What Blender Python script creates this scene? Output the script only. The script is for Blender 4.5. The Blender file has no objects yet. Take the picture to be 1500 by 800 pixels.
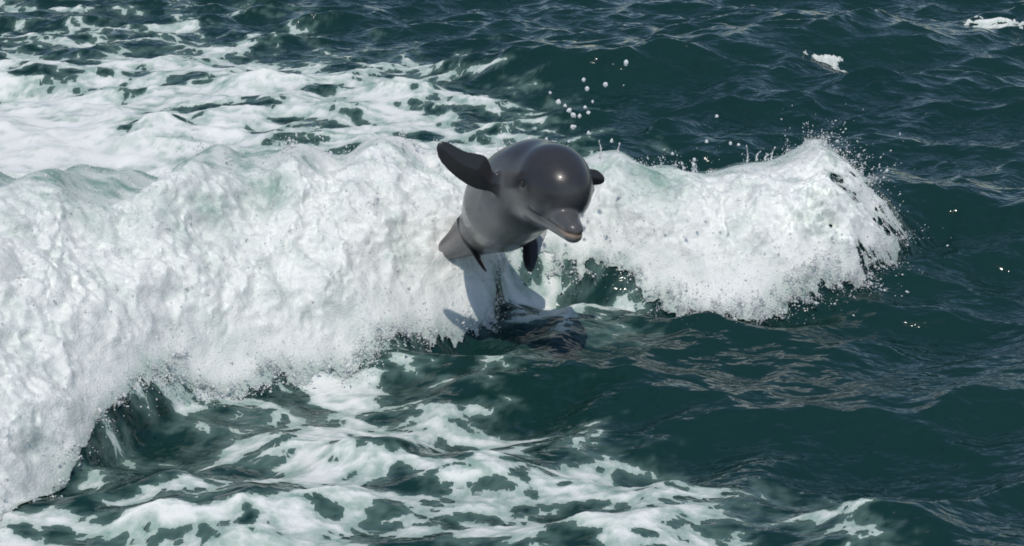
import bpy, math
import numpy as np

# ------------------------------------------------------------------ camera, sky, sun, exposure
R = math.radians
sc = bpy.context.scene
CAM_H, PITCH, LENS_PX = 2.9, R(18.0), 2704.0          # eye height above the sea, look-down angle, focal length for a 1500 px wide frame
cam = bpy.data.cameras.new("camera")
cam.sensor_width = 36.0
cam.lens = 36.0 * LENS_PX / 1500.0
cam.clip_start, cam.clip_end = 0.1, 20000.0
camo = bpy.data.objects.new("camera", cam)
camo.location = (0, 0, CAM_H)
camo.rotation_euler = (math.pi / 2 - PITCH, 0, 0)
sc.collection.objects.link(camo)
sc.camera = camo

SUN_EL, SUN_AZ = R(62), R(180)     # azimuth clockwise from +Y (view direction): behind the camera, to the right
sdir = np.array([math.sin(SUN_AZ) * math.cos(SUN_EL), math.cos(SUN_AZ) * math.cos(SUN_EL), math.sin(SUN_EL)])
world = bpy.data.worlds.new("World")
sc.world = world
world.use_nodes = True
wn = world.node_tree
wn.nodes.clear()
sky = wn.nodes.new("ShaderNodeTexSky")
sky.sky_type = 'NISHITA'
sky.sun_disc = False
sky.sun_elevation = SUN_EL
sky.sun_rotation = SUN_AZ
sky.dust_density = 0.35
sky.ozone_density = 1.3
bg = wn.nodes.new("ShaderNodeBackground")
bg.inputs[1].default_value = 0.095
wo = wn.nodes.new("ShaderNodeOutputWorld")
wn.links.new(sky.outputs[0], bg.inputs[0])
wn.links.new(bg.outputs[0], wo.inputs[0])
sun = bpy.data.lights.new("sun", 'SUN')
sun.energy = 2.6
sun.angle = R(0.53)
sun.color = (1.0, 0.95, 0.87)
suno = bpy.data.objects.new("sun", sun)
from mathutils import Vector
suno.rotation_euler = Vector(sdir).to_track_quat('Z', 'Y').to_euler()
suno.location = (4, -6, 10)
sc.collection.objects.link(suno)
sc.view_settings.view_transform = 'Standard'
sc.view_settings.look = 'None'
sc.view_settings.exposure = 0.0
sc.view_settings.gamma = 1.0
sc.cycles.use_denoising = True
sc.cycles.sample_clamp_indirect = 6.0
sc.cycles.max_bounces = 8
sc.cycles.filter_width = 1.8
sc.cycles.sample_clamp_direct = 6.0

# ------------------------------------------------------------------ helpers
rng = np.random.default_rng(7)
CP, SP = math.cos(PITCH), math.sin(PITCH)

def at(px, py, Y):
    """point at forward distance Y on the line of sight through photo pixel (px, py)"""
    a, b = (np.asarray(px, float) - 750) / LENS_PX, -(np.asarray(py, float) - 400) / LENS_PX
    dy, dz = CP + b * SP, -SP + b * CP
    t = np.asarray(Y, float) / dy
    return np.stack(np.broadcast_arrays(a * t, dy * t, CAM_H + dz * t), -1)

def ground(px, py, z=0.0):
    b = -(py - 400) / LENS_PX
    Y = (CAM_H - z) * (CP + b * SP) / (SP - b * CP)
    return at(px, py, Y)

def _hash(ix, iy, iz, seed):
    h = (ix.astype(np.int64) * 374761393 + iy.astype(np.int64) * 668265263 + iz.astype(np.int64) * 2147483647 + seed * 144665 + 1013904223) & 0xFFFFFFFF
    h = ((h ^ (h >> 13)) * 1274126177) & 0xFFFFFFFF
    h = ((h ^ (h >> 15)) * 2246822519) & 0xFFFFFFFF
    return h ^ (h >> 16)

_ANG = np.linspace(0, 2 * np.pi, 256, endpoint=False)
_G2 = np.stack([np.cos(_ANG), np.sin(_ANG)], -1).astype(np.float32)
_g3 = np.random.default_rng(1).normal(size=(256, 3))
_G3 = (_g3 / np.linalg.norm(_g3, axis=1)[:, None]).astype(np.float32)

def perlin2(x, y, seed=0):
    x0, y0 = np.floor(x), np.floor(y)
    fx, fy = (x - x0).astype(np.float32), (y - y0).astype(np.float32)
    u, v = fx * fx * fx * (fx * (fx * 6 - 15) + 10), fy * fy * fy * (fy * (fy * 6 - 15) + 10)
    z = np.zeros_like(x0)
    def g(i, j):
        gr = _G2[_hash(x0 + i, y0 + j, z, seed) & 255]
        return gr[..., 0] * (fx - i) + gr[..., 1] * (fy - j)
    a = g(0, 0); a = a + u * (g(1, 0) - a)
    b = g(0, 1); b = b + u * (g(1, 1) - b)
    return (a + v * (b - a)) * 1.5

def perlin3(x, y, z, seed=0):
    x0, y0, z0 = np.floor(x), np.floor(y), np.floor(z)
    fx, fy, fz = (x - x0).astype(np.float32), (y - y0).astype(np.float32), (z - z0).astype(np.float32)
    u, v, w = [f * f * f * (f * (f * 6 - 15) + 10) for f in (fx, fy, fz)]
    def g(i, j, k):
        gr = _G3[_hash(x0 + i, y0 + j, z0 + k, seed) & 255]
        return gr[..., 0] * (fx - i) + gr[..., 1] * (fy - j) + gr[..., 2] * (fz - k)
    def plane(k):
        a = g(0, 0, k); a = a + u * (g(1, 0, k) - a)
        b = g(0, 1, k); b = b + u * (g(1, 1, k) - b)
        return a + v * (b - a)
    a = plane(0)
    return (a + w * (plane(1) - a)) * 1.5

def fbm2(x, y, oct=4, seed=0, gain=0.5):
    s, a, tot = 0, 1.0, 0
    c, d = math.cos(0.6), math.sin(0.6)
    for o in range(oct):
        s = s + a * perlin2(x, y, seed + 17 * o)
        tot += a; a *= gain
        x, y = (c * x - d * y) * 2.03 + 5.2, (d * x + c * y) * 2.03 + 1.3
    return s / tot

def sstep(a, b, x):
    t = np.clip((x - a) / (b - a), 0, 1)
    return t * t * (3 - 2 * t)

def smooth_interp(xs, xp, yp, w):
    """np.interp blurred with a window of half-width w"""
    s = 0
    ks = np.linspace(-1, 1, 9)
    wt = 1 - np.abs(ks) * 0.8
    for k, q in zip(ks, wt):
        s = s + q * np.interp(xs + k * w, xp, yp)
    return s / wt.sum()

def add_attr(me, name, vals):
    vals = np.asarray(vals, np.float32)
    if vals.ndim == 1:
        a = me.attributes.new(name, 'FLOAT', 'POINT'); a.data.foreach_set('value', vals)
    else:
        c = np.ones((len(vals), 4), np.float32); c[:, :3] = vals
        a = me.attributes.new(name, 'FLOAT_COLOR', 'POINT'); a.data.foreach_set('color', c.ravel())

def mesh_from(name, V, F, mat, attrs=None, parent=None, smooth=True, **props):
    """V (n,3), F (m,3) or (m,4) -> one linked mesh object"""
    me = bpy.data.meshes.new(name)
    V = np.ascontiguousarray(V, np.float32); F = np.ascontiguousarray(F, np.int32)
    k = F.shape[1]
    me.vertices.add(len(V)); me.vertices.foreach_set('co', V.ravel())
    me.loops.add(F.size); me.loops.foreach_set('vertex_index', F.ravel())
    me.polygons.add(len(F))
    me.polygons.foreach_set('loop_start', np.arange(0, F.size, k, dtype=np.int32))
    try:
        me.polygons.foreach_set('loop_total', np.full(len(F), k, np.int32))
    except Exception:
        pass
    me.update(calc_edges=True)
    if smooth:
        me.polygons.foreach_set('use_smooth', np.ones(len(F), bool))
    for n, v in (attrs or {}).items():
        add_attr(me, n, v)
    me.materials.append(mat)
    o = bpy.data.objects.new(name, me)
    sc.collection.objects.link(o)
    if parent is not None:
        o.parent = parent
    for kk, vv in props.items():
        o[kk] = vv
    return o

def grid_quads(nx, ny):
    i, j = np.meshgrid(np.arange(nx - 1), np.arange(ny - 1), indexing='ij')
    a = i * ny + j
    return np.stack([a, a + ny, a + ny + 1, a + 1], -1).reshape(-1, 4)

def compact(V, F, attrs):
    used = np.zeros(len(V), bool); used[F.ravel()] = True
    idx = np.cumsum(used) - 1
    return V[used], idx[F], {k: v[used] for k, v in attrs.items()}

# ------------------------------------------------------------------ materials
def new_mat(name):
    m = bpy.data.materials.new(name); m.use_nodes = True
    nt = m.node_tree; nt.nodes.clear()
    out = nt.nodes.new("ShaderNodeOutputMaterial")
    p = nt.nodes.new("ShaderNodeBsdfPrincipled")
    nt.links.new(p.outputs[0], out.inputs[0])
    return m, nt, p, out

def node(nt, t, **kw):
    n = nt.nodes.new(t)
    for k, v in kw.items():
        setattr(n, k, v)
    return n

def noise_tex(nt, scale, detail=3, rough=0.55, vec=None):
    n = node(nt, "ShaderNodeTexNoise")
    n.inputs['Scale'].default_value = scale
    n.inputs['Detail'].default_value = detail
    n.inputs['Roughness'].default_value = rough
    if vec is not None:
        nt.links.new(vec, n.inputs['Vector'])
    return n

def mix_rgb(nt, fac, a, b):
    m = node(nt, "ShaderNodeMix", data_type='RGBA')
    for sock, v in ((m.inputs[0], fac), (m.inputs[6], a), (m.inputs[7], b)):
        if hasattr(v, 'is_linked'):
            nt.links.new(v, sock)
        else:
            sock.default_value = v if not isinstance(v, tuple) else (*v, 1)
    return m.outputs[2]

# sea water: dark green body colour, glossy surface with ripples; milky where it is full of bubbles
M_sea, nt, p, _ = new_mat("sea_water")
geo = node(nt, "ShaderNodeNewGeometry")
at_air = node(nt, "ShaderNodeAttribute", attribute_name="air")
big = noise_tex(nt, 0.6, 2, 0.5, geo.outputs['Position'])
body = mix_rgb(nt, big.outputs['Fac'], (0.0052, 0.027, 0.027), (0.0090, 0.038, 0.034))
airn = noise_tex(nt, 9, 5, 0.65, geo.outputs['Position'])
am = node(nt, "ShaderNodeMath", operation='MULTIPLY_ADD')
nt.links.new(airn.outputs['Fac'], am.inputs[0]); am.inputs[1].default_value = 1.0; am.inputs[2].default_value = 0.5
am2 = node(nt, "ShaderNodeMath", operation='MULTIPLY', use_clamp=True)
nt.links.new(am.outputs[0], am2.inputs[0]); nt.links.new(at_air.outputs['Fac'], am2.inputs[1])
milky = mix_rgb(nt, am2.outputs[0], body, (0.30, 0.46, 0.41))
nt.links.new(milky, p.inputs['Base Color'])
p.inputs['IOR'].default_value = 1.333
p.inputs['Roughness'].default_value = 0.06
mp = node(nt, "ShaderNodeMapping"); mp.inputs['Scale'].default_value = (1.0, 1.5, 1.0)
nt.links.new(geo.outputs['Position'], mp.inputs['Vector'])
r1 = noise_tex(nt, 8, 2, 0.45, mp.outputs[0])
r2 = noise_tex(nt, 34, 3, 0.5, mp.outputs[0])
b1 = node(nt, "ShaderNodeBump"); b1.inputs['Strength'].default_value = 0.7; b1.inputs['Distance'].default_value = 0.045
b2 = node(nt, "ShaderNodeBump"); b2.inputs['Strength'].default_value = 0.12; b2.inputs['Distance'].default_value = 0.005
nt.links.new(r1.outputs['Fac'], b1.inputs['Height'])
nt.links.new(r2.outputs['Fac'], b2.inputs['Height'])
nt.links.new(b1.outputs[0], b2.inputs['Normal'])
nt.links.new(b2.outputs[0], p.inputs['Normal'])

def foam_material(name, sss, bump_d, rough):
    m, nt, p, _ = new_mat(name)
    geo = node(nt, "ShaderNodeNewGeometry")
    a = node(nt, "ShaderNodeAttribute", attribute_name="thin")        # 1 where the foam is thin and green water shows through its bubbles
    n = noise_tex(nt, 14, 6, 0.7, geo.outputs['Position'])
    mm = node(nt, "ShaderNodeMath", operation='MULTIPLY_ADD')
    nt.links.new(n.outputs['Fac'], mm.inputs[0]); mm.inputs[1].default_value = 1.6; mm.inputs[2].default_value = 0.2
    mm2 = node(nt, "ShaderNodeMath", operation='MULTIPLY', use_clamp=True)
    nt.links.new(mm.outputs[0], mm2.inputs[0]); nt.links.new(a.outputs['Fac'], mm2.inputs[1])
    c = mix_rgb(nt, mm2.outputs[0], (0.81, 0.825, 0.80), (0.24, 0.37, 0.32))
    nt.links.new(c, p.inputs['Base Color'])
    p.inputs['Roughness'].default_value = rough
    p.inputs['IOR'].default_value = 1.33
    p.subsurface_method = 'BURLEY'
    p.inputs['Subsurface Weight'].default_value = sss
    p.inputs['Subsurface Radius'].default_value = (0.8, 1.0, 0.95)
    p.inputs['Subsurface Scale'].default_value = 0.03
    f1 = noise_tex(nt, 45, 6, 0.7, geo.outputs['Position'])
    vo = node(nt, "ShaderNodeTexVoronoi"); vo.inputs['Scale'].default_value = 110
    nt.links.new(geo.outputs['Position'], vo.inputs['Vector'])
    b1 = node(nt, "ShaderNodeBump"); b1.inputs['Strength'].default_value = 0.5; b1.inputs['Distance'].default_value = bump_d
    b2 = node(nt, "ShaderNodeBump"); b2.inputs['Strength'].default_value = 0.3; b2.inputs['Distance'].default_value = bump_d * 0.35
    nt.links.new(f1.outputs['Fac'], b1.inputs['Height'])
    nt.links.new(vo.outputs['Distance'], b2.inputs['Height'])
    nt.links.new(b1.outputs[0], b2.inputs['Normal'])
    nt.links.new(b2.outputs[0], p.inputs['Normal'])
    return m

M_foam = foam_material("breaking_foam", 0.5, 0.020, 0.35)
M_film = foam_material("surface_foam", 0.0, 0.010, 0.45)

M_drop, nt, p, out = new_mat("spray_drops")
p.inputs['Base Color'].default_value = (0.95, 0.96, 0.96, 1)
p.inputs['Roughness'].default_value = 0.15
p.inputs['IOR'].default_value = 1.33
tl = node(nt, "ShaderNodeBsdfTranslucent"); tl.inputs[0].default_value = (0.97, 0.98, 0.98, 1)
mx = node(nt, "ShaderNodeMixShader"); mx.inputs[0].default_value = 0.45
nt.links.new(p.outputs[0], mx.inputs[1]); nt.links.new(tl.outputs[0], mx.inputs[2]); nt.links.new(mx.outputs[0], out.inputs[0])

M_skin, nt, p, _ = new_mat("wet_dolphin_skin")
geo = node(nt, "ShaderNodeNewGeometry")
ac = node(nt, "ShaderNodeAttribute", attribute_name="pigment")
sp = noise_tex(nt, 30, 5, 0.65, geo.outputs['Position'])
spr = node(nt, "ShaderNodeMapRange"); spr.inputs[3].default_value = 0.82; spr.inputs[4].default_value = 1.18
nt.links.new(sp.outputs['Fac'], spr.inputs[0])
mu = node(nt, "ShaderNodeVectorMath", operation='SCALE')
nt.links.new(ac.outputs['Color'], mu.inputs[0]); nt.links.new(spr.outputs[0], mu.inputs['Scale'])
nt.links.new(mu.outputs[0], p.inputs['Base Color'])
rr = node(nt, "ShaderNodeMapRange"); rr.inputs[3].default_value = 0.20; rr.inputs[4].default_value = 0.42
rn = noise_tex(nt, 11, 4, 0.6, geo.outputs['Position'])
nt.links.new(rn.outputs['Fac'], rr.inputs[0]); nt.links.new(rr.outputs[0], p.inputs['Roughness'])
p.inputs['IOR'].default_value = 1.4
p.inputs['Coat Weight'].default_value = 0.35
p.inputs['Coat Roughness'].default_value = 0.08
p.inputs['Coat IOR'].default_value = 1.33
bm_ = node(nt, "ShaderNodeBump"); bm_.inputs['Strength'].default_value = 0.12; bm_.inputs['Distance'].default_value = 0.004
bn = noise_tex(nt, 60, 3, 0.6, geo.outputs['Position'])
nt.links.new(bn.outputs['Fac'], bm_.inputs['Height']); nt.links.new(bm_.outputs[0], p.inputs['Normal'])

M_eye, nt, p, _ = new_mat("dark_eye")
p.inputs['Base Color'].default_value = (0.006, 0.005, 0.005, 1)
p.inputs['Roughness'].default_value = 0.05

# ------------------------------------------------------------------ shape of the sea surface
_w = np.random.default_rng(21)
NW = 84
lam = np.exp(np.linspace(math.log(0.13), math.log(3.2), NW)) * _w.uniform(0.93, 1.07, NW)
th = -math.pi / 2 + 0.25 + _w.normal(0, 0.62, NW)
kx, ky = 2 * np.pi / lam * np.cos(th), 2 * np.pi / lam * np.sin(th)
st = 0.030 * np.interp(np.log(lam), np.log([0.13, 0.3, 0.8, 1.6, 3.2]), [1.0, 1.9, 2.0, 0.75, 0.35])
amp = st * lam / (2 * np.pi)
ph = _w.uniform(0, 2 * np.pi, NW)
# the breaking wave: foot line, crest line and crest height against X
B_X, B_Y = [], []
for q in ((250, 605), (400, 575), (560, 535), (640, 515), (700, 490), (745, 452), (800, 440), (900, 452), (1000, 464), (1120, 466), (1250, 445), (1330, 385), (1390, 340)):
    g = ground(*q); B_X.append(g[0]); B_Y.append(g[1])
B_X = [-6, -2.4, -1.80, -1.68, -1.58] + B_X + [2.6, 6]
B_Y = [5.0, 5.3, 5.75, 6.35, 6.75] + B_Y + [9.6, 9.6]
C = np.array([(-6, 7.3, .80), (-3, 7.7, .84), (-2.26, 7.9, .82), (-1.72, 8.2, .78), (-1.07, 8.5, .72), (-.5, 8.8, .65), (-.1, 9.0, .60), (.51, 9.1, .57), (.73, 9.2, .49),
              (1.02, 9.25, .44), (1.22, 9.3, .48), (1.57, 9.4, .53), (1.75, 9.4, .45), (1.92, 9.4, .34), (2.08, 9.5, .16), (2.4, 9.7, .03), (6, 9.8, 0)])

def foot(x):  return smooth_interp(x, B_X, B_Y, 0.05)
def crest(x): return smooth_interp(x, C[:, 0], C[:, 1], 0.12)
def crest_h(x): return smooth_interp(x, C[:, 0], C[:, 2], 0.07)

def wave_t(x, y):
    return (y - foot(x)) / np.maximum(crest(x) - foot(x), 0.3)

def big_wave(x, y):
    fs = smooth_interp(x, B_X, B_Y, 0.05 + 0.40 * sstep(-1.0, -1.5, x))      # the slope of the nearest shoulder is gentler than the foam's edge
    t = (y - fs) / np.maximum(crest(x) - fs, 0.3)
    tc = np.clip(t, 0, 1)
    front = 1 - (1 - tc) ** 1.75
    d = np.maximum(y - crest(x), 0)
    back = np.exp(-(d / 0.55) ** 2)
    return crest_h(x) * (1 + (0.16 - 0.09 * sstep(-.3, .5, x)) * perlin2(x * 2.7, y * 1.2, 41) + 0.06 * perlin2(x * 6.5, y * 2.5, 42)) * np.where(t <= 1, front, back)

def ridge(x, y, x0, y0, x1, y1, h, wf, wb, wx):
    """long swell from (x0,y0) to (x1,y1), steeper towards the camera"""
    L = math.hypot(x1 - x0, y1 - y0); ux, uy = (x1 - x0) / L, (y1 - y0) / L
    s = (x - x0) * ux + (y - y0) * uy
    d = -(x - x0) * uy + (y - y0) * ux + 0.12 * np.sin(s * 1.9)
    e = sstep(-wx, wx * .4, s) * (1 - sstep(L - wx * .4, L + wx, s))
    return h * e * np.where(d < 0, np.exp(-(d / wf) ** 2), np.exp(-(d / wb) ** 2))

def sea(x, y, detail=True):
    """world position of the water at rest coordinates x, y"""
    x = np.asarray(x, np.float64); y = np.asarray(y, np.float64)
    X, Y, Z = x.copy(), y.copy(), big_wave(x, y)
    Z = Z + ridge(x, y, 0.2, 13.7, 3.3, 14.9, .22, .6, .9, .9)
    Z = Z + ridge(x, y, 1.95, 10.0, 3.0, 9.9, .12, .22, .4, .4)
    Z = Z + ridge(x, y, 0.3, 6.75, 2.4, 7.35, .045, .30, .45, .5)
    Z = Z + ridge(x, y, -1.2, 6.30, 0.4, 6.05, .035, .25, .35, .4)
    calm = 1 - 0.55 * sstep(0.0, 0.3, big_wave(x, y))
    gust = 1.1 + 0.22 * fbm2(x * 0.45, y * 0.45, 2, 77)
    fade = 1 / (1 + (np.maximum(np.hypot(x, y) - 60, 0) / 120) ** 2)
    k = calm * gust * fade
    for i in range(NW):
        p_ = kx[i] * x + ky[i] * y + ph[i]
        c_, s_ = np.cos(p_), np.sin(p_)
        Z += amp[i] * k * c_
        X -= amp[i] * k * 0.9 * s_ * kx[i] * lam[i] / (2 * np.pi)
        Y -= amp[i] * k * 0.9 * s_ * ky[i] * lam[i] / (2 * np.pi)
    return X, Y, Z

# foam density on the flat water, from control points (photo pixel -> world place)
ctrl = [  # trail behind the wave
    (0, 10, .30), (150, 12, .32), (300, 15, .25), (420, 10, .12), (520, 30, .0), (700, 20, -.3), (0, 45, .25), (160, 50, .28), (330, 40, .30), (480, 60, .05), (620, 60, -.25),
    (0, 85, .42), (150, 90, .45), (300, 85, .50), (430, 80, .52), (560, 88, .42), (660, 85, .25), (760, 90, -.1),
    (0, 130, .62), (130, 125, .55), (260, 120, .55), (420, 120, .60), (560, 125, .55), (680, 130, .50), (780, 130, .25), (880, 130, -.4),
    (0, 170, .80), (120, 170, .70), (260, 170, .55), (400, 165, .58), (540, 160, .55), (680, 165, .50), (790, 170, .45), (880, 170, -.1),
    (0, 210, .9), (120, 210, .80), (230, 205, .65), (340, 200, .55), (470, 195, .52), (600, 195, .55), (720, 195, .50), (820, 200, .48), (900, 205, -.1),
    (60, 235, 1.1), (300, 235, .6), (600, 230, .6), (800, 230, .4),
    (1000, 20, -.6), (1100, 120, -.8), (1000, 180, -.6), (1300, 100, -.8), (1450, 200, -.8),
    # in front of the wave
    (1400, 400, -.8), (1350, 500, -.8), (1150, 520, -.5), (1000, 510, -.2), (870, 500, .05), (780, 480, .45), (760, 440, .55), (820, 440, .55), (880, 455, .48), (800, 520, .0), (680, 530, .30), (560, 560, .45), (430, 590, .48), (300, 630, .42),
    (160, 640, .35), (950, 545, .28), (1060, 560, -.2), (1250, 600, -.8), (1450, 600, -.9), (700, 575, .25), (620, 590, .38), (820, 580, .05), (900, 620, -.2), (1050, 620, -.4),
    (480, 630, .55), (350, 680, .38), (200, 680, .20), (130, 720, .20), (620, 640, .50), (740, 650, .50), (840, 660, .50), (930, 690, .52), (1030, 680, .15), (1150, 690, .05), (1260, 700, -.3), (1400, 720, -.8),
    (480, 700, .48), (600, 700, .52), (720, 690, .55), (820, 710, .52), (930, 725, .66), (1050, 740, .60), (1140, 745, .52), (1230, 760, .25), (1320, 780, .0),
    (200, 750, .38), (330, 750, .50), (460, 760, .50), (600, 755, .42), (720, 770, .38), (850, 775, .48), (960, 770, .56), (1080, 785, .58), (1190, 790, .45),
    (250, 800, .55), (400, 810, .55), (550, 810, .5), (750, 820, .45), (1000, 820, .5), (1200, 820, .3), (1400, 820, -.3), (80, 820, .6),
]
CW = np.array([ground(a, b)[:2] for a, b, _ in ctrl]); CV = np.array([c for _, _, c in ctrl])

def warp(x, y):   # evens out near and far so that control points weigh alike
    return x / y * 7.0, np.log(y) * 7.0
CU = np.stack(warp(CW[:, 0], CW[:, 1]), -1)

def density(x, y):
    u, v = warp(x, y)
    num = np.zeros_like(u); den = np.full_like(u, 1e-4)
    for (a, b), c in zip(CU, CV):
        w = np.exp(-((u - a) ** 2 + (v - b) ** 2) / (2 * 0.26 ** 2))
        num += w * c; den += w
    num += 1e-4 * -1.0
    return num / den

def film(x, y):
    """> 0 where foam lies on the water"""
    wx = x + 0.16 * fbm2(x * 1.6, y * 1.6, 3, 31)
    wy = y + 0.13 * fbm2(x * 1.6 + 9, y * 1.6, 3, 37)
    n1 = fbm2(wx * 1.9, wy * 3.1, 4, 3, 0.55)
    web = 0.20 - np.abs(perlin2(wx * 2.6, wy * 4.2, 8))
    web2 = 0.20 - np.abs(perlin2(wx * 6.1 + 3, wy * 9.0, 9))
    n3 = fbm2(x * 13, y * 19, 5, 12, .68)
    return density(x, y) * 1.05 - 0.43 + 0.60 * n1 + 0.42 * web + 0.26 * web2 + 0.32 * n3

# where the wave is white: ragged lobes at the foot, tatters at the right-hand end, clear water under the dolphin's head
def foam_mask(x, y):
    t = wave_t(x, y)
    lobes = 0.34 * fbm2(x * 2.2, y * 1.6, 5, 61, .62) + 0.12 * fbm2(x * 13, y * 8, 4, 63, .65)
    fm = np.minimum((y - foot(x)) * 1.9 + lobes, (1.10 - t + 0.12 * lobes) * 2.5)
    right = (np.interp(y, [8.2, 8.4, 8.6, 8.9, 9.2, 9.6], [1.45, 1.78, 1.98, 2.09, 1.98, 1.84]) + 0.40 * fbm2(x * 2.0, y * 3.2, 5, 66, .66) - x) * 1.3
    right = right - 1.9 * sstep(0.8, 1.9, x) * np.maximum(0.02 + 1.2 * fbm2(x * 4.5, y * 6.5, 5, 67, .70), 0) * sstep(1.0, .6, t)
    fm = np.minimum(fm, right)
    def blob(px, py, z, rx, ry):
        g = ground(px, py, z); return np.exp(-((x - g[0]) / rx) ** 2 - ((y - g[1]) / ry) ** 2)
    holes = 1.3 * blob(800, 432, .05, .22, .20) + 0.7 * blob(880, 440, .03, .2, .12)
    return fm - holes * (0.6 + 1.3 * fbm2(x * 6, y * 6, 4, 69, .6))

# ------------------------------------------------------------------ the sea, one sheet to the horizon
def spaced(a0, a1, step, far0, far1, ratio):
    core = np.arange(a0, a1, step)
    up, s = [core[-1]], step
    while up[-1] < far1:
        s *= ratio; up.append(up[-1] + s)
    dn, s = [core[0]], step
    while dn[-1] > far0:
        s *= ratio; dn.append(dn[-1] - s)
    return np.concatenate([dn[:0:-1], core, up[1:]])

xs = spaced(-4.9, 4.9, 0.0165, -6000, 6000, 1.16)
core = [4.9]
while core[-1] < 19.5:
    core.append(core[-1] + 0.013 * (core[-1] / 6.0) ** 1.1)
ys = np.array(core)
up, s = [], ys[-1] - ys[-2]; y_ = ys[-1]
while y_ < 9000:
    s *= 1.13; y_ += s; up.append(y_)
dn, s, y_ = [], 0.02, ys[0]
while y_ > -3000:
    s *= 1.25; y_ -= s; dn.append(y_)
ys = np.concatenate([dn[::-1], ys, up])
gx, gy = np.meshgrid(xs, ys, indexing='ij')
gx, gy = gx.ravel(), gy.ravel()
X, Y, Z = sea(gx, gy)
near = (np.abs(gx) < 6) & (gy > 4.5) & (gy < 22)
air = np.zeros(len(gx))
f = film(gx[near], gy[near])
a_film = 0.34 * sstep(-0.30, 0.1, f)
t = wave_t(gx[near], gy[near]); hh = crest_h(gx[near])
a_wave = sstep(0.25, 0.5, hh) * sstep(0.3, 0.6, t) * (1 - sstep(1.0, 1.2, t)) * 0.40 * (1 - sstep(1.3, 1.7, gx[near]))
air[near] = np.maximum(a_film, a_wave)
Z[near] -= 0.16 * sstep(0.15, 0.9, foam_mask(gx[near], gy[near]))      # the water lies lower under the thick foam
mesh_from("sea", np.stack([X, Y, Z], -1), grid_quads(len(xs), len(ys)), M_sea, {"air": air}, kind="structure",
          label="dark green choppy sea around the breaking wave", category="sea")

# ------------------------------------------------------------------ foam lying on the water
def foam_sheet(name, x0, x1, dx, y0, y1, dy, thick, keep, **props):
    xs, ys = np.arange(x0, x1, dx), np.arange(y0, y1, dy)
    gx, gy = np.meshgrid(xs, ys, indexing='ij')
    f = film(gx, gy)
    f = np.minimum(f, keep(gx, gy))
    fx, fy = np.gradient(f, dx, dy)
    g2 = fx * fx + fy * fy + 1e-6
    outside = f <= 0
    sx = np.clip(-f * fx / g2, -dx, dx) * outside
    sy = np.clip(-f * fy / g2, -dy, dy) * outside
    X, Y, Z = sea((gx + sx).ravel(), (gy + sy).ravel())
    ff = np.maximum(f, 0).ravel()
    puff = 0.5 + 0.5 * np.abs(fbm2(gx.ravel() * 9, gy.ravel() * 9, 4, 51)) * 2
    Z = Z + 0.002 + thick * sstep(0, 0.35, ff) * puff
    thin = 0.75 * (1 - sstep(-0.04, 0.30, ff + 0.10 * fbm2(gx.ravel() * 6, gy.ravel() * 9, 4, 57)))
    thin = np.clip(thin + 0.45 * sstep(-.05, .45, fbm2(gx.ravel() * 4.5, gy.ravel() * 7.5, 5, 59, .65)), 0, .85)
    F = grid_quads(len(xs), len(ys))
    inside = ~outside.ravel()
    F = F[inside[F].any(1)]
    V, F, A = compact(np.stack([X, Y, Z], -1), F, {"thin": thin})
    return mesh_from(name, V, F, M_film, A, kind="stuff", **props)

foam_sheet("wake_foam", -5.6, 2.2, 0.014, 9.3, 19.5, 0.026, 0.016, lambda x, y: (y - crest(x) - 0.2) * 1.0,
           label="lacy white wake foam streaked over the water behind the breaking wave", category="foam")
foam_sheet("surface_foam", -2.4, 2.3, 0.0085, 5.2, 8.8, 0.0095, 0.012, lambda x, y: np.maximum(0.12 - wave_t(x, y), np.minimum(0.2 - foam_mask(x, y), 0.8 - wave_t(x, y))),
           label="patchy white foam with dark holes drifting in front of the breaking wave", category="foam")

# small whitecaps far out
def whitecap(cx, cy, lx, ly, seed, label):
    xs, ys = np.arange(cx - lx, cx + lx, 0.008), np.arange(cy - ly, cy + ly, 0.012)
    gx, gy = np.meshgrid(xs, ys, indexing='ij')
    d = 1 - np.hypot((gx - cx) / lx, (gy - cy) / ly)
    f = d * .8 - 0.50 + 0.5 * (.2 - np.abs(perlin2(gx * 4, gy * 5, seed))) + 1.1 * fbm2(gx * 8, gy * 12, 5, seed, .7)
    f = np.minimum(f, d)
    F = grid_quads(len(xs), len(ys)); F = F[(f.ravel() > 0)[F].any(1)]
    X, Y, Z = sea(gx.ravel(), gy.ravel())
    V, F, A = compact(np.stack([X, Y, Z + 0.003 + 0.03 * sstep(0, .3, f.ravel())], -1), F, {"thin": 0.5 * (1 - sstep(0, .3, f.ravel()))})
    mesh_from("whitecap", V, F, M_film, A, label=label, category="whitecap", group="whitecaps on the open water")
g = ground(1216, 50, .25); whitecap(g[0], g[1], .24, .16, 5, "short white streak of foam on the crest of the far swell")
g = ground(1458, 40, .0); whitecap(g[0], g[1], .40, .50, 9, "broken white foam streak on open water beyond the far swell")

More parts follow.
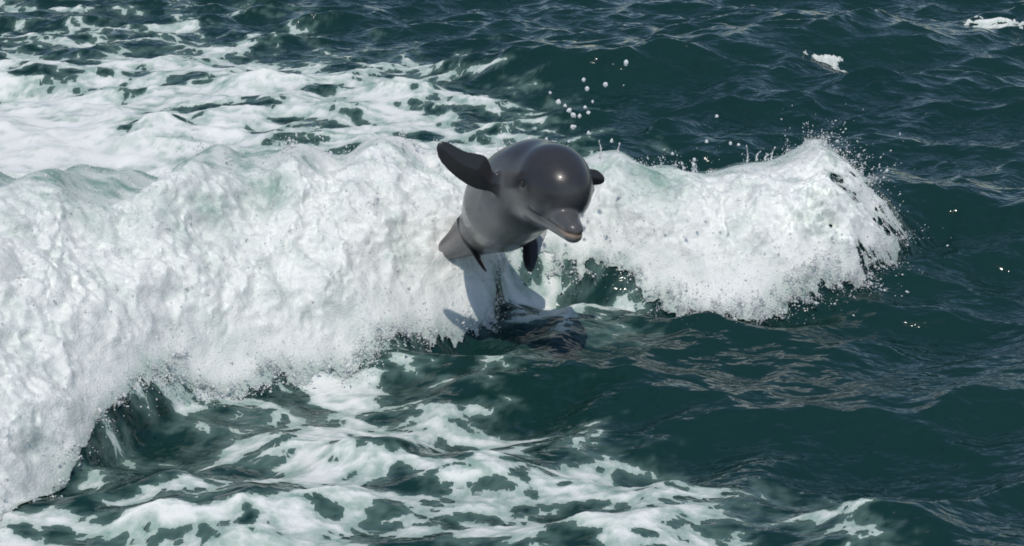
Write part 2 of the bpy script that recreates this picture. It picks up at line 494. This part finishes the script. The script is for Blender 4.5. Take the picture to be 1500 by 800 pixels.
# ------------------------------------------------------------------ the breaking foam of the wave
xs, ys = np.arange(-3.0, 2.55, 0.0085), np.arange(4.95, 10.0, 0.0085)
gx, gy = np.meshgrid(xs, ys, indexing='ij'); shp = gx.shape
gx, gy = gx.ravel(), gy.ravel()
t, hh = wave_t(gx, gy), crest_h(gx)
fm = foam_mask(gx, gy)
keepm = np.minimum(fm, 1)
sel = keepm > -0.08
thickm = sstep(-0.02, 0.8, fm)
fmg = fm.reshape(shp)
f_x, f_y = np.gradient(fmg, 0.0085, 0.0085)
g2_ = f_x * f_x + f_y * f_y + 1e-4
rim = (fmg <= 0)
snap_x = (np.clip(-fmg * f_x / g2_, -.0085, .0085) * rim).ravel()
snap_y = (np.clip(-fmg * f_y / g2_, -.0085, .0085) * rim).ravel()
X, Y, Z = sea((gx + snap_x)[sel], (gy + snap_y)[sel])
th_, tt = thickm[sel], t[sel]
left_glass = sstep(-1.0, -2.2, gx[sel]) * sstep(0.62, 0.95, tt + 0.10 * fbm2(gx[sel] * 1.5, gy[sel] * 2.5, 3, 73))
rough = 1 - 0.75 * left_glass
calmcrest = 1 - 0.55 * sstep(0.75, 1.05, tt)
dvx, dvy, dvz = 0.0, -0.55, 0.83
D = np.zeros(len(X), np.float32); WX = np.zeros_like(D)
for sc_, am_, sd in ((2.1, .075, 1), (4.6, .040, 2), (9.5, .027, 3), (20, .019, 4), (41, .012, 5)):
    n = perlin3(X * sc_, Y * sc_ * 0.9, Z * sc_ + 0.25 * WX * sc_, 200 + sd)
    if sd > 1:
        D += am_ * (0.55 - np.abs(n) * 1.5)
    else:
        D += am_ * n
    WX += am_ * 0.6 * perlin3(X * sc_ + 31, Y * sc_, Z * sc_, 300 + sd)
k = th_ * rough * calmcrest
D = D * k + 0.045 * th_ * sstep(0.0, 0.9, fm[sel]) + 0.008 * th_
D = 0.5 * (D + np.sqrt(D * D + 0.012 ** 2))
X = X + WX * k
Y = Y + dvy * D
Z = Z + dvz * D + 0.003
fine = fbm2(gx[sel] * 5, gy[sel] * 7, 5, 81, .6)
thin = 0.55 * (1 - sstep(0.0, 0.25, fm[sel])) + 0.85 * left_glass * (0.75 + fine) + 0.35 * sstep(0.55, 0.9, tt) * sstep(-.1, .35, fine) + 0.26 * sstep(-.2, .5, fine)
g = at(955, 245, 9.1)
thin = thin + 0.6 * np.exp(-((X - g[0]) / .17) ** 2 - ((Z - g[2]) / .07) ** 2)
g = at(360, 250, 8.4)
thin = thin + 0.45 * np.exp(-((X - g[0]) / .30) ** 2 - ((Z - g[2]) / .10) ** 2) * (0.7 + fine)
thin = np.clip(thin, 0, 1)
idx = np.full(len(gx), -1); idx[sel] = np.arange(sel.sum())
F = idx[grid_quads(*shp)]
F = F[(F >= 0).all(1)]
inm = (fm[sel] > 0)
F = F[inm[F].any(1)]
V, F, A = compact(np.stack([X, Y, Z], -1), F, {"thin": thin})
FOAM_V = V; FX, FY, FZ = X, Y, Z
mesh_from("breaking_foam", V, F, M_foam, A, kind="stuff", label="thick white foam tumbling down the face of the breaking wave", category="foam")

# ------------------------------------------------------------------ spray: flecks and beads of water thrown off the foam
OV = np.array([(1, 0, 0), (-1, 0, 0), (0, 1, 0), (0, -1, 0), (0, 0, 1), (0, 0, -1)], np.float32)
OF = np.array([(0, 2, 4), (2, 1, 4), (1, 3, 4), (3, 0, 4), (2, 0, 5), (1, 2, 5), (3, 1, 5), (0, 3, 5)])

def beads(P, r, axis=None, stretch=None):
    n = len(P)
    V = OV[None] * r[:, None, None] * rng.uniform(.75, 1.3, (n, 1, 3))
    if axis is not None:
        V = V + axis[:, None, :] * (np.einsum('nkj,nj->nk', V, axis) * (stretch - 1)[:, None])[..., None]
    V = V + P[:, None, :]
    F = OF[None] + (np.arange(n) * 6)[:, None, None]
    return V.reshape(-1, 3), F.reshape(-1, 3)

n_s = 22000
ii = rng.integers(0, len(FOAM_V), n_s)
P = FOAM_V[ii].astype(float)
clump = fbm2(P[:, 0] * 4, P[:, 1] * 4 + P[:, 2] * 3, 3, 91)
ok = rng.uniform(-.6, .6, n_s) < clump
P = P[ok]
lift = rng.exponential(0.009, len(P))
dirs = rng.normal(0, .5, (len(P), 3)) + np.array([0, -.55, .8]); dirs /= np.linalg.norm(dirs, axis=1)[:, None]
P = P + dirs * lift[:, None]
r = 0.0010 + rng.exponential(0.0010, len(P))
PV, PF = beads(P, np.minimum(r, .008), dirs, rng.uniform(1, 2.2, len(P)))
parts = [(PV, PF)]
# bursts along the crest and at the ragged right-hand end
fx, fy = gx[sel], gy[sel]
edge_top = np.where((tt > .93) & (tt < 1.08) & (fx > -1.6) & (fx < 1.9))[0]
edge_right = np.where((fx > 1.35) & (fm[sel] < .25) & (fm[sel] > -.05))[0]
edge_foot = np.where((fm[sel] < .12) & (fm[sel] > -.03) & (tt < .3) & (fx > -1.9) & (fx < 1.8))[0]
for src, n, per, spread, up in ((edge_top, 60, 20, .035, .8), (edge_right, 130, 26, .06, .2), (edge_foot, 420, 30, .045, .15)):
    for q in rng.choice(src, n):
        c = np.array([X[q], Y[q], Z[q]])
        d = rng.normal(0, .45, 3) + np.array([.15 if src is edge_right else 0, -.5, up]); d /= np.linalg.norm(d)
        m = rng.integers(per // 2, per * 2)
        s_ = rng.exponential(spread, m)
        pp = c + d * s_[:, None] + rng.normal(0, .014, (m, 3)) * (0.4 + s_[:, None] * 8)
        parts.append(beads(pp, 0.0010 + rng.exponential(.0011, m) , np.repeat(d[None], m, 0), rng.uniform(1, 2.5, m)))
# thin jets of water standing up from the crest
for px, py, Yj, hp, lean in ((738, 222, 8.7, 30, -.15), (731, 224, 8.7, 18, -.4), (1095, 232, 9.2, 19, -.1), (1108, 232, 9.2, 11, .5), (1121, 232, 9.2, 8, 1.2), (1130, 230, 9.2, 15, .3), (905, 222, 9.0, 12, .2),
                             (880, 222, 9.0, 16, -.2), (560, 222, 8.7, 12, .3), (420, 226, 8.4, 14, -.1), (330, 226, 8.3, 16, .1)):
    m = 16; q_ = np.linspace(-.3, 1, m)
    b0 = at(px, py, Yj); hh_ = hp / LENS_PX * Yj
    pp = b0 + np.stack([lean * hh_ * q_ ** 2, 0 * q_, hh_ * q_], -1) + rng.normal(0, .0012, (m, 3))
    rr0 = np.interp(q_, [-.3, .5, .85, 1], [.006, .003, .0016, .0042]) * rng.uniform(.8, 1.2, m)
    parts.append(beads(pp, rr0, np.tile([0, 0, 1.], (m, 1)), np.full(m, 1.6)))
off, VV, FF = 0, [], []
for v, f_ in parts:
    VV.append(v); FF.append(f_ + off); off += len(v)
mesh_from("spray", np.concatenate(VV), np.concatenate(FF), M_drop, kind="stuff", label="fine white spray thrown off the breaking wave", category="spray")

# ------------------------------------------------------------------ the dolphin
def unit(v): return v / np.linalg.norm(v)
ZS = lambda u, v, Y: at(620 + u * .3, 180 + v * .3, Y)
E = ZS(645, 292, 7.50)                       # midway between the eyes
CAMX, CAMU, CAMB = np.array([1, 0, 0.]), np.array([0, SP, CP]), np.array([0, -CP, SP])
Fv = unit(.31 * CAMX - .36 * CAMU + .88 * CAMB)
Uv = .20 * CAMX + .90 * CAMU + .40 * CAMB
Uv = unit(Uv - Fv * (Uv @ Fv))
Lv = unit(np.cross(Uv, Fv))
Uv = np.cross(Fv, Lv)
def H(f, l, u): return E + Fv * f + Lv * l + Uv * u

h = 0.005
lo = np.array([-0.40, 7.02, 0.20]); hi = np.array([0.50, 8.56, 1.12])
ns = np.ceil((hi - lo) / h).astype(int)
ax = [lo[i] + h * np.arange(ns[i]) for i in range(3)]
GX, GY, GZ = [a.astype(np.float32) for a in np.meshgrid(*ax, indexing='ij')]

def smin(a, b, k):
    q = np.maximum(k - np.abs(a - b), 0) / k
    return np.minimum(a, b) - q * q * k * .25

def cone(a, b, ra, rb, squash=None, sq=1.0):
    """round cone; squash = axis along which the section is flattened by sq"""
    a, b = np.asarray(a), np.asarray(b); d = b - a; L2 = d @ d
    px_, py_, pz_ = GX - a[0], GY - a[1], GZ - a[2]
    t_ = np.clip((px_ * d[0] + py_ * d[1] + pz_ * d[2]) / L2, 0, 1)
    qx, qy, qz = px_ - t_ * d[0], py_ - t_ * d[1], pz_ - t_ * d[2]
    q2 = qx * qx + qy * qy + qz * qz
    if squash is not None:
        w = qx * squash[0] + qy * squash[1] + qz * squash[2]
        q2 = q2 + w * w * (sq * sq - 1)
    return np.sqrt(q2) - (ra + (rb - ra) * t_)

def ellipsoid(c, r, axes):
    p_ = [GX - c[0], GY - c[1], GZ - c[2]]
    k0 = k1 = 0
    for a_, rr_ in zip(axes, r):
        w = p_[0] * a_[0] + p_[1] * a_[1] + p_[2] * a_[2]
        k0 = k0 + (w / rr_) ** 2; k1 = k1 + (w / rr_ ** 2) ** 2
    k0 = np.sqrt(k0); k1 = np.sqrt(k1) + 1e-6
    return k0 * (k0 - 1) / k1

def poly_sd(u, v, poly):
    n = len(poly); d = np.full(u.shape, 1e9, np.float32); s_ = np.ones(u.shape, np.float32)
    for i in range(n):
        ax_, ay_ = poly[i]; bx_, by_ = poly[i - 1]
        ex, ey = bx_ - ax_, by_ - ay_
        wx, wy = u - ax_, v - ay_
        tt_ = np.clip((wx * ex + wy * ey) / (ex * ex + ey * ey), 0, 1)
        d = np.minimum(d, (wx - ex * tt_) ** 2 + (wy - ey * tt_) ** 2)
        c1, c2, c3 = v >= ay_, v < by_, ex * wy > ey * wx
        s_ = np.where((c1 & c2 & c3) | (~c1 & ~c2 & ~c3), -s_, s_)
    return s_ * np.sqrt(d)

def round_poly(pts, n=6):
    """closed Catmull-Rom through the outline points"""
    pts = np.asarray(pts, float); out = []
    m = len(pts)
    for i in range(m):
        p0, p1, p2, p3 = pts[i - 1], pts[i], pts[(i + 1) % m], pts[(i + 2) % m]
        for q in np.linspace(0, 1, n, endpoint=False):
            out.append(.5 * (2 * p1 + (p2 - p0) * q + (2 * p0 - 5 * p1 + 4 * p2 - p3) * q * q + (3 * p1 - p0 - 3 * p2 + p3) * q ** 3))
    return np.array(out)

def fin(o, a_u, a_v, poly, tmax, bend=0.0):
    """flat tapered fin: outline poly in (u, v) metres along a_u, a_v from o; bend curves it across its plane"""
    a_u = unit(a_u); a_v = unit(a_v - a_u * (a_u @ a_v)); a_w = np.cross(a_u, a_v)
    p_ = [GX - o[0], GY - o[1], GZ - o[2]]
    u, v, w = [p_[0] * a_[0] + p_[1] * a_[1] + p_[2] * a_[2] for a_ in (a_u, a_v, a_w)]
    w = w - bend * u * u
    P_ = round_poly(poly)
    m = (u > P_[:, 0].min() - .05) & (u < P_[:, 0].max() + .05) & (v > P_[:, 1].min() - .05) & (v < P_[:, 1].max() + .05) & (np.abs(w) < .1)
    d = np.full(u.shape, 1.0, np.float32)
    d2 = poly_sd(u[m], v[m], P_)
    tk = np.clip(0.0035 + 0.30 * np.maximum(-d2, 0), .0035, tmax)
    a_ = np.maximum(d2, -.02); b_ = np.abs(w[m]) - tk
    d[m] = np.where((a_ > 0) & (b_ > 0), np.hypot(a_, b_), np.maximum(a_, b_))
    return d

def fin_px(root, pts, Yfun, tmax, bend=0.0, zoom=True):
    """fin whose outline is given by points in space (u,v of the close-up + depth)"""
    W = np.array([ZS(u, v, Yfun(u, v)) for u, v in pts])
    o = ZS(*root, Yfun(*root))
    c = W - o
    _, _, vt = np.linalg.svd(W - W.mean(0))
    au, av = vt[0], vt[1]
    return fin(o, au, av, np.stack([c @ au, c @ av], -1), tmax, bend)

# trunk: from behind the head down to the tail stock
trunk = [(H(-.04, 0, -.005), .150), (ZS(555, 292, 7.68), .165), (ZS(475, 335, 7.78), .172), (ZS(410, 395, 7.90), .172), (ZS(375, 450, 8.02), .145), (ZS(320, 500, 8.14), .105),
         (ZS(222, 556, 8.17), .064), (ZS(112, 622, 8.17), .020), (ZS(200, 600, 8.32), .026), (ZS(350, 545, 8.40), .028)]
S = None
for (a, ra), (b, rb) in zip(trunk[:-1], trunk[1:]):
    d = cone(a, b, ra, rb)
    S = d if S is None else smin(S, d, .10)
ax3 = (Fv, Lv, Uv)
S = smin(S, ellipsoid(H(.015, 0, .005), (.165, .136, .130), ax3), .07)           # skull
S = smin(S, ellipsoid(H(.090, 0, -.012), (.100, .108, .100), ax3), .06)           # melon
S = smin(S, ellipsoid(H(-.02, 0, -.075), (.16, .125, .095), ax3), .08)            # throat and cheeks
upper = cone(H(.10, 0, -.085), H(.278, 0, -.102), .070, .042, Uv, 1.45)
lower = cone(H(.02, 0, -.118), H(.285, 0, -.132), .092, .040, Uv, 1.30)
S = smin(S, upper, .022)
S = smin(S, lower, .030)
# lips: groove from the tip back to the corner of the mouth, both sides; crease between melon and beak
def sample(p):
    q_ = (np.asarray(p) - lo) / h
    i0 = np.floor(q_).astype(int); f_ = q_ - i0; v_ = 0
    for i in (0, 1):
        for j in (0, 1):
            for k in (0, 1):
                v_ += (f_[0] if i else 1 - f_[0]) * (f_[1] if j else 1 - f_[1]) * (f_[2] if k else 1 - f_[2]) * S[i0[0] + i, i0[1] + j, i0[2] + k]
    return v_
def side(f, u, s_):
    """half width of the head at (f, u)"""
    l = 0.0
    while l < .25 and sample(H(f, s_ * l, u)) < 0: l += .0015
    return l
EYE = {}
cuts = []
for s_ in (-1, 1):
    line = [H(.335, 0, -.116)] + [H(f_, s_ * max(side(f_, u_, s_) - .001, 0), u_) for f_, u_ in ((.31, -.116), (.29, -.1155), (.25, -.1135), (.21, -.111), (.17, -.108), (.13, -.104), (.10, -.099), (.08, -.092))]
    g_ = None
    for a, b in zip(line[:-1], line[1:]):
        c_ = cone(a, b, .0050, .0050); g_ = c_ if g_ is None else np.minimum(g_, c_)
    cuts.append((g_, .008))
    EYE[s_] = side(.038, -.004, s_)
for g_, k_ in cuts:
    S = -smin(-S, g_, k_)
for s_ in (-1, 1):      # lids and socket
    S = smin(S, ellipsoid(H(.036, s_ * (EYE[s_] - .012), -.004), (.034, .015, .016), ax3), .025)
    S = -smin(-S, ellipsoid(H(.040, s_ * (EYE[s_] + .008), -.006), (.015, .011, .006), ax3), .008)
# flippers
right_flipper = lambda: fin_px((390, 290), [(66, 112), (90, 90), (130, 98), (200, 136), (300, 160), (328, 205), (350, 250), (430, 270), (450, 345), (340, 335), (250, 320), (160, 266), (90, 196), (68, 150)],
            lambda u, v: 7.60 - (400 - u) * .00030, .022, 0.0)
S = smin(S, right_flipper(), .045)
left_flipper = lambda: fin_px((760, 270), [(720, 225), (800, 222), (845, 228), (875, 250), (888, 275), (878, 296), (850, 305), (800, 312), (730, 320)], lambda u, v: 7.68 + (u - 760) * .0004, .020)
S = smin(S, left_flipper(), .03)
# flukes, drooping behind the belly
base = trunk[-1][0]
rl, rr_ = ZS(215, 520, 8.16), ZS(548, 520, 8.20)
S = smin(S, np.minimum(cone(base, rl, .028, .016), cone(base, rr_, .028, .016)), .03)
def flukes():
    a_u = ZS(278, 735, 8.00) - rl; k_ = np.linalg.norm(a_u) / .19
    a = fin(rl, a_u, np.array([.05, 1, .3]), [(u_ * k_, v_) for u_, v_ in ((-.03, -.07), (.03, -.075), (.10, -.055), (.16, -.03), (.192, -.004), (.185, .02), (.13, .028), (.06, .045), (-.02, .06))], .010, .5)
    a_u = ZS(520, 722, 8.04) - rr_; k_ = np.linalg.norm(a_u) / .19
    b = fin(rr_, a_u, np.array([.97, .2, .0]), [(u_ * k_, v_) for u_, v_ in ((-.03, -.06), (.04, -.055), (.11, -.045), (.165, -.03), (.188, -.006), (.180, .018), (.13, .030), (.06, .042), (-.02, .05))], .011, -.3)
    return a, b
fa, fb = flukes()
S = smin(smin(S, fa, .015), fb, .015)

def surface_nets(Fg, origin, h):
    s_ = Fg < 0
    n0, n1, n2 = [q - 1 for q in Fg.shape]
    cnt8 = np.zeros((n0, n1, n2), np.int8)
    for i in (0, 1):
        for j in (0, 1):
            for k in (0, 1):
                cnt8 += s_[i:i + n0, j:j + n1, k:k + n2]
    act = (cnt8 > 0) & (cnt8 < 8)
    ci = np.argwhere(act)
    vid = np.full(act.shape, -1, np.int32); vid[act] = np.arange(len(ci))
    acc = np.zeros((len(ci), 3)); cn = np.zeros(len(ci))
    I, J, K = ci.T
    for axis in range(3):
        for p1 in (0, 1):
            for p2 in (0, 1):
                o0 = [0, 0, 0]; oth = [q for q in range(3) if q != axis]
                o0[oth[0]], o0[oth[1]] = p1, p2
                o1 = list(o0); o1[axis] = 1
                a = Fg[I + o0[0], J + o0[1], K + o0[2]]; b = Fg[I + o1[0], J + o1[1], K + o1[2]]
                x_ = (a < 0) != (b < 0)
                tq = np.where(x_, a / np.where(x_, a - b, 1), 0)
                pos = np.tile(np.array(o0, float), (len(ci), 1)); pos[:, axis] += tq
                acc += pos * x_[:, None]; cn += x_
    V = origin + h * (ci + acc / cn[:, None])
    quads = []
    for axis in range(3):
        sl0 = [slice(1, -1)] * 3; sl1 = [slice(1, -1)] * 3
        sl0[axis] = slice(0, -1); sl1[axis] = slice(1, None)
        a, b = s_[tuple(sl0)], s_[tuple(sl1)]
        e = np.argwhere(a != b)
        flip = a[a != b]
        off_ = np.ones(3, int); off_[axis] = 0
        e = e + off_
        u_, v_ = (axis + 1) % 3, (axis + 2) % 3
        def cid(du, dv):
            c_ = e.copy(); c_[:, u_] -= du; c_[:, v_] -= dv
            return vid[c_[:, 0], c_[:, 1], c_[:, 2]]
        q_ = np.stack([cid(1, 1), cid(0, 1), cid(0, 0), cid(1, 0)], -1)
        q_[~flip] = q_[~flip][:, ::-1]
        quads.append(q_)
    return V, np.concatenate(quads)

DV, DF = surface_nets(S, lo, h)
# relax the mesh a little
for it in range(3):
    acc = np.zeros_like(DV); cn = np.zeros(len(DV))
    for k_ in range(4):
        np.add.at(acc, DF[:, k_], DV[DF[:, (k_ + 1) % 4]]); np.add.at(cn, DF[:, k_], 1)
        np.add.at(acc, DF[:, k_], DV[DF[:, (k_ - 1) % 4]]); np.add.at(cn, DF[:, k_], 1)
    DV = DV + .5 * (acc / cn[:, None] - DV)

# pigment: dark cape and head, paler flanks, pale belly and chin, tan lips at the tip of the beak
q = DV - E
lf_, ll_, lu_ = q @ Fv, q @ Lv, q @ Uv
dark = np.array([.038, .038, .042]); flank = np.array([.105, .107, .110]); pale = np.array([.22, .215, .21])
belly_axis = unit(ZS(330, 470, 7.6) - ZS(380, 430, 7.95))
# trunk: how far to the belly side of the spine
sp_pts = np.array([p_ for p_, _ in trunk]); sp_r = np.array([r_ for _, r_ in trunk])
best = np.full(len(DV), 9e9); bel = np.zeros(len(DV)); sidx = np.zeros(len(DV))
for i in range(len(trunk) - 1):
    a, b = sp_pts[i], sp_pts[i + 1]; d = b - a
    t_ = np.clip((DV - a) @ d / (d @ d), 0, 1)
    w = DV - a - t_[:, None] * d
    dd = (w ** 2).sum(1)
    m = dd < best
    rad = sp_r[i] + (sp_r[i + 1] - sp_r[i]) * t_
    vent = np.array([-.05, -.86, -.50])
    bel[m] = ((w @ unit(vent)) / rad)[m]; sidx[m] = (i + t_)[m]; best[m] = dd[m]
def mesh_blur(a, n):
    for _ in range(n):
        acc = np.zeros(len(a)); cn = np.zeros(len(a))
        for k_ in range(4):
            acc += np.bincount(DF[:, k_], a[DF[:, (k_ + 1) % 4]], len(a)) + np.bincount(DF[:, k_], a[DF[:, (k_ - 1) % 4]], len(a))
            cn += 2 * np.bincount(DF[:, k_], minlength=len(a))
        a = .5 * a + .5 * acc / cn
    return a
bel, sidx = mesh_blur(bel, 120), mesh_blur(sidx, 60)
col = flank + np.zeros_like(DV)
def lay(c, w):
    global col
    col = col * (1 - w[:, None]) + np.asarray(c) * w[:, None]
nz = fbm2(DV[:, 0] * 9, DV[:, 2] * 9 + DV[:, 1] * 5, 3, 5)
lay(dark, 1 - sstep(-.35, .25, bel + .12 * nz))
lay(pale, sstep(.25, .85, bel + .15 * nz) * sstep(1.0, 2.2, sidx))
ishead = sstep(-.10, .0, lf_) * (np.sqrt(best) < 9)
lay(dark * 1.0, ishead * sstep(-.085, -.03, lu_ + .03 * nz - .20 * np.maximum(lf_ - .14, 0)))
lay(flank * 1.25, ishead * (1 - sstep(-.115, -.070, lu_ + .02 * nz)))
lay(pale * .95, ishead * (1 - sstep(-.165, -.125, lu_)))
lay(flank * .8, sstep(.17, .22, lf_) * sstep(-.125, -.105, lu_))
tan = np.array([.36, .25, .18])
lipd = np.exp(-((lu_ + .122) / .012) ** 2) * sstep(.20, .30, lf_)
lay(tan, .75 * lipd)
lay(dark * .35, np.exp(-((lu_ + .1135 - .10 * np.maximum(.17 - lf_, 0)) / .0045) ** 2) * sstep(.03, .06, lf_) * .8)
for s_ in (-1, 1):      # dark patch round the eye and stripe towards the beak
    e_ = np.sqrt(((DV - H(.04, s_ * EYE[s_], -.006)) ** 2).sum(1)); lay(dark * .35, np.exp(-(e_ / .030) ** 2)); e2 = np.sqrt(((DV - H(.075, s_ * EYE[s_] * .93, -.035)) ** 2).sum(1)); lay(dark * .6, .6 * np.exp(-(e2 / .030) ** 2))
# fins are dark; sunlit side and pale underside painted on right fluke's right half
gridsave = (GX, GY, GZ)
GX, GY, GZ = [DV[:, i].astype(np.float32) for i in range(3)]
w_rf, w_lf = [1 - sstep(.004, .03, q_) for q_ in (right_flipper(), left_flipper())]
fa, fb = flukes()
lay(dark * .75, w_rf * sstep(.95, 1.2, np.sqrt(best) / np.interp(sidx, np.arange(len(sp_r)), sp_r)))
lay(dark * .7, w_lf)
lay(dark * .55, 1 - sstep(.003, .012, np.minimum(fa, fb)))
lay(np.array([.42, .42, .41]), (1 - sstep(.003, .010, fb)) * sstep(-.012, .000, (DV - rr_) @ unit(np.array([.97, .2, 0])) + .010 * nz))  # sunlit look of the right fluke put into its skin colour
pink = np.array([.33, .22, .20])
for c_, r_ in ((ZS(195, 545, 8.15), .05), (ZS(255, 590, 8.0), .04)):
    lay(pink, .5 * np.exp(-((DV - c_) ** 2).sum(1) / r_ ** 2))

root = bpy.data.objects.new("dolphin", None)
root.empty_display_size = .2
root.location = tuple(trunk[7][0])
sc.collection.objects.link(root)
root["label"] = "grey bottlenose dolphin leaping out of the breaking wave with one flipper raised"
root["category"] = "dolphin"
O = np.array(trunk[7][0])
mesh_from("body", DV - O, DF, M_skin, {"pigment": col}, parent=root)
def ball(name, c, r, axes, mat, parent, nu=20, nv=12):
    V, F = [], []
    for i in range(nv + 1):
        for j in range(nu):
            a_, b_ = math.pi * i / nv, 2 * math.pi * j / nu
            V.append(c + axes[0] * r[0] * math.sin(a_) * math.cos(b_) + axes[1] * r[1] * math.sin(a_) * math.sin(b_) + axes[2] * r[2] * math.cos(a_))
    for i in range(nv):
        for j in range(nu):
            F.append((i * nu + j, (i + 1) * nu + j, (i + 1) * nu + (j + 1) % nu, i * nu + (j + 1) % nu))
    return mesh_from(name, np.array(V), np.array(F), mat, parent=parent)
for s_ in (-1, 1):
    ball("eye", H(.040, s_ * (EYE[s_] - .001), -.006) - O, (.012, .008, .008), ax3, M_eye, root)

# ------------------------------------------------------------------ single drops hanging in the air
def drop(c, r, axis, stretch):
    V, F = [], []
    axis = unit(axis); s1 = unit(np.cross(axis, [0.3, .5, .8])); s2 = np.cross(axis, s1)
    nu, nv = 12, 8
    w1, w2 = rng.uniform(0, 6, 2)
    for i in range(nv + 1):
        a_ = math.pi * i / nv
        for j in range(nu):
            b_ = 2 * math.pi * j / nu
            rad = r * math.sin(a_) * (1 - .25 * math.cos(a_)) * (1 + .22 * math.sin(2 * b_ + w1) * math.sin(a_) + .15 * math.sin(3 * a_ + w2))
            V.append(axis * r * stretch * math.cos(a_) + s1 * rad * math.cos(b_) + s2 * rad * math.sin(b_))
    for i in range(nv):
        for j in range(nu):
            F.append((i * nu + j, i * nu + (j + 1) % nu, (i + 1) * nu + (j + 1) % nu, (i + 1) * nu + j))
    o = mesh_from("water_drop", np.array(V), np.array(F), M_drop)
    o.location = tuple(c)
    o["category"] = "water drop"
    return o
for px, py, rp, sx_, sz_ in ((917, 92, 4.5, .2, 1), (855, 117, 2.8, 0, 1), (860, 130, 3.2, .1, 1), (887, 124, 3.6, 1, -.3), (818, 149, 3.6, .2, 1), (828, 155, 2.6, 1, -.6), (834, 162, 3.6, .6, -1),
                              (840, 169, 4.0, .6, -.6), (849, 170, 3, 0, 1), (857, 157, 2.4, 0, 1), (862, 165, 2.6, 1, .2), (840, 186, 4.2, 1, .3), (862, 194, 2.8, 0, 1), (868, 149, 2.0, 0, 1),
                              (806, 136, 2.4, 1, 0), (833, 207, 2.4, 0, 1), (800, 205, 3.4, .3, 1), (775, 203, 2.6, 0, 1), (896, 206, 3.0, .2, 1), (1050, 170, 2.6, 0, 1), (1035, 207, 2.6, 0, 1), (1070, 210, 2.8, 0, 1),
                              (1016, 242, 3.4, 0, 1), (1017, 234, 2.6, 0, 1), (985, 225, 2.2, 0, 1), (1082, 212, 2.2, 1, 0)):
    o = drop(at(px, py, 8.3), rp / LENS_PX * 7.6, np.array([sx_, 0, sz_]), rng.uniform(1.0, 1.5))
    if py < 100:
        o["label"] = "lone white water drop flying highest of all the drops"
    elif px > 950:
        o["label"] = "white water drop in the air over the crest of the breaking wave beside the dolphin"; o["group"] = "water drops flying over the wave crest"
    else:
        o["label"] = "white water drop flying through the air close above the dolphin's head"; o["group"] = "water drops flying above the dolphin"
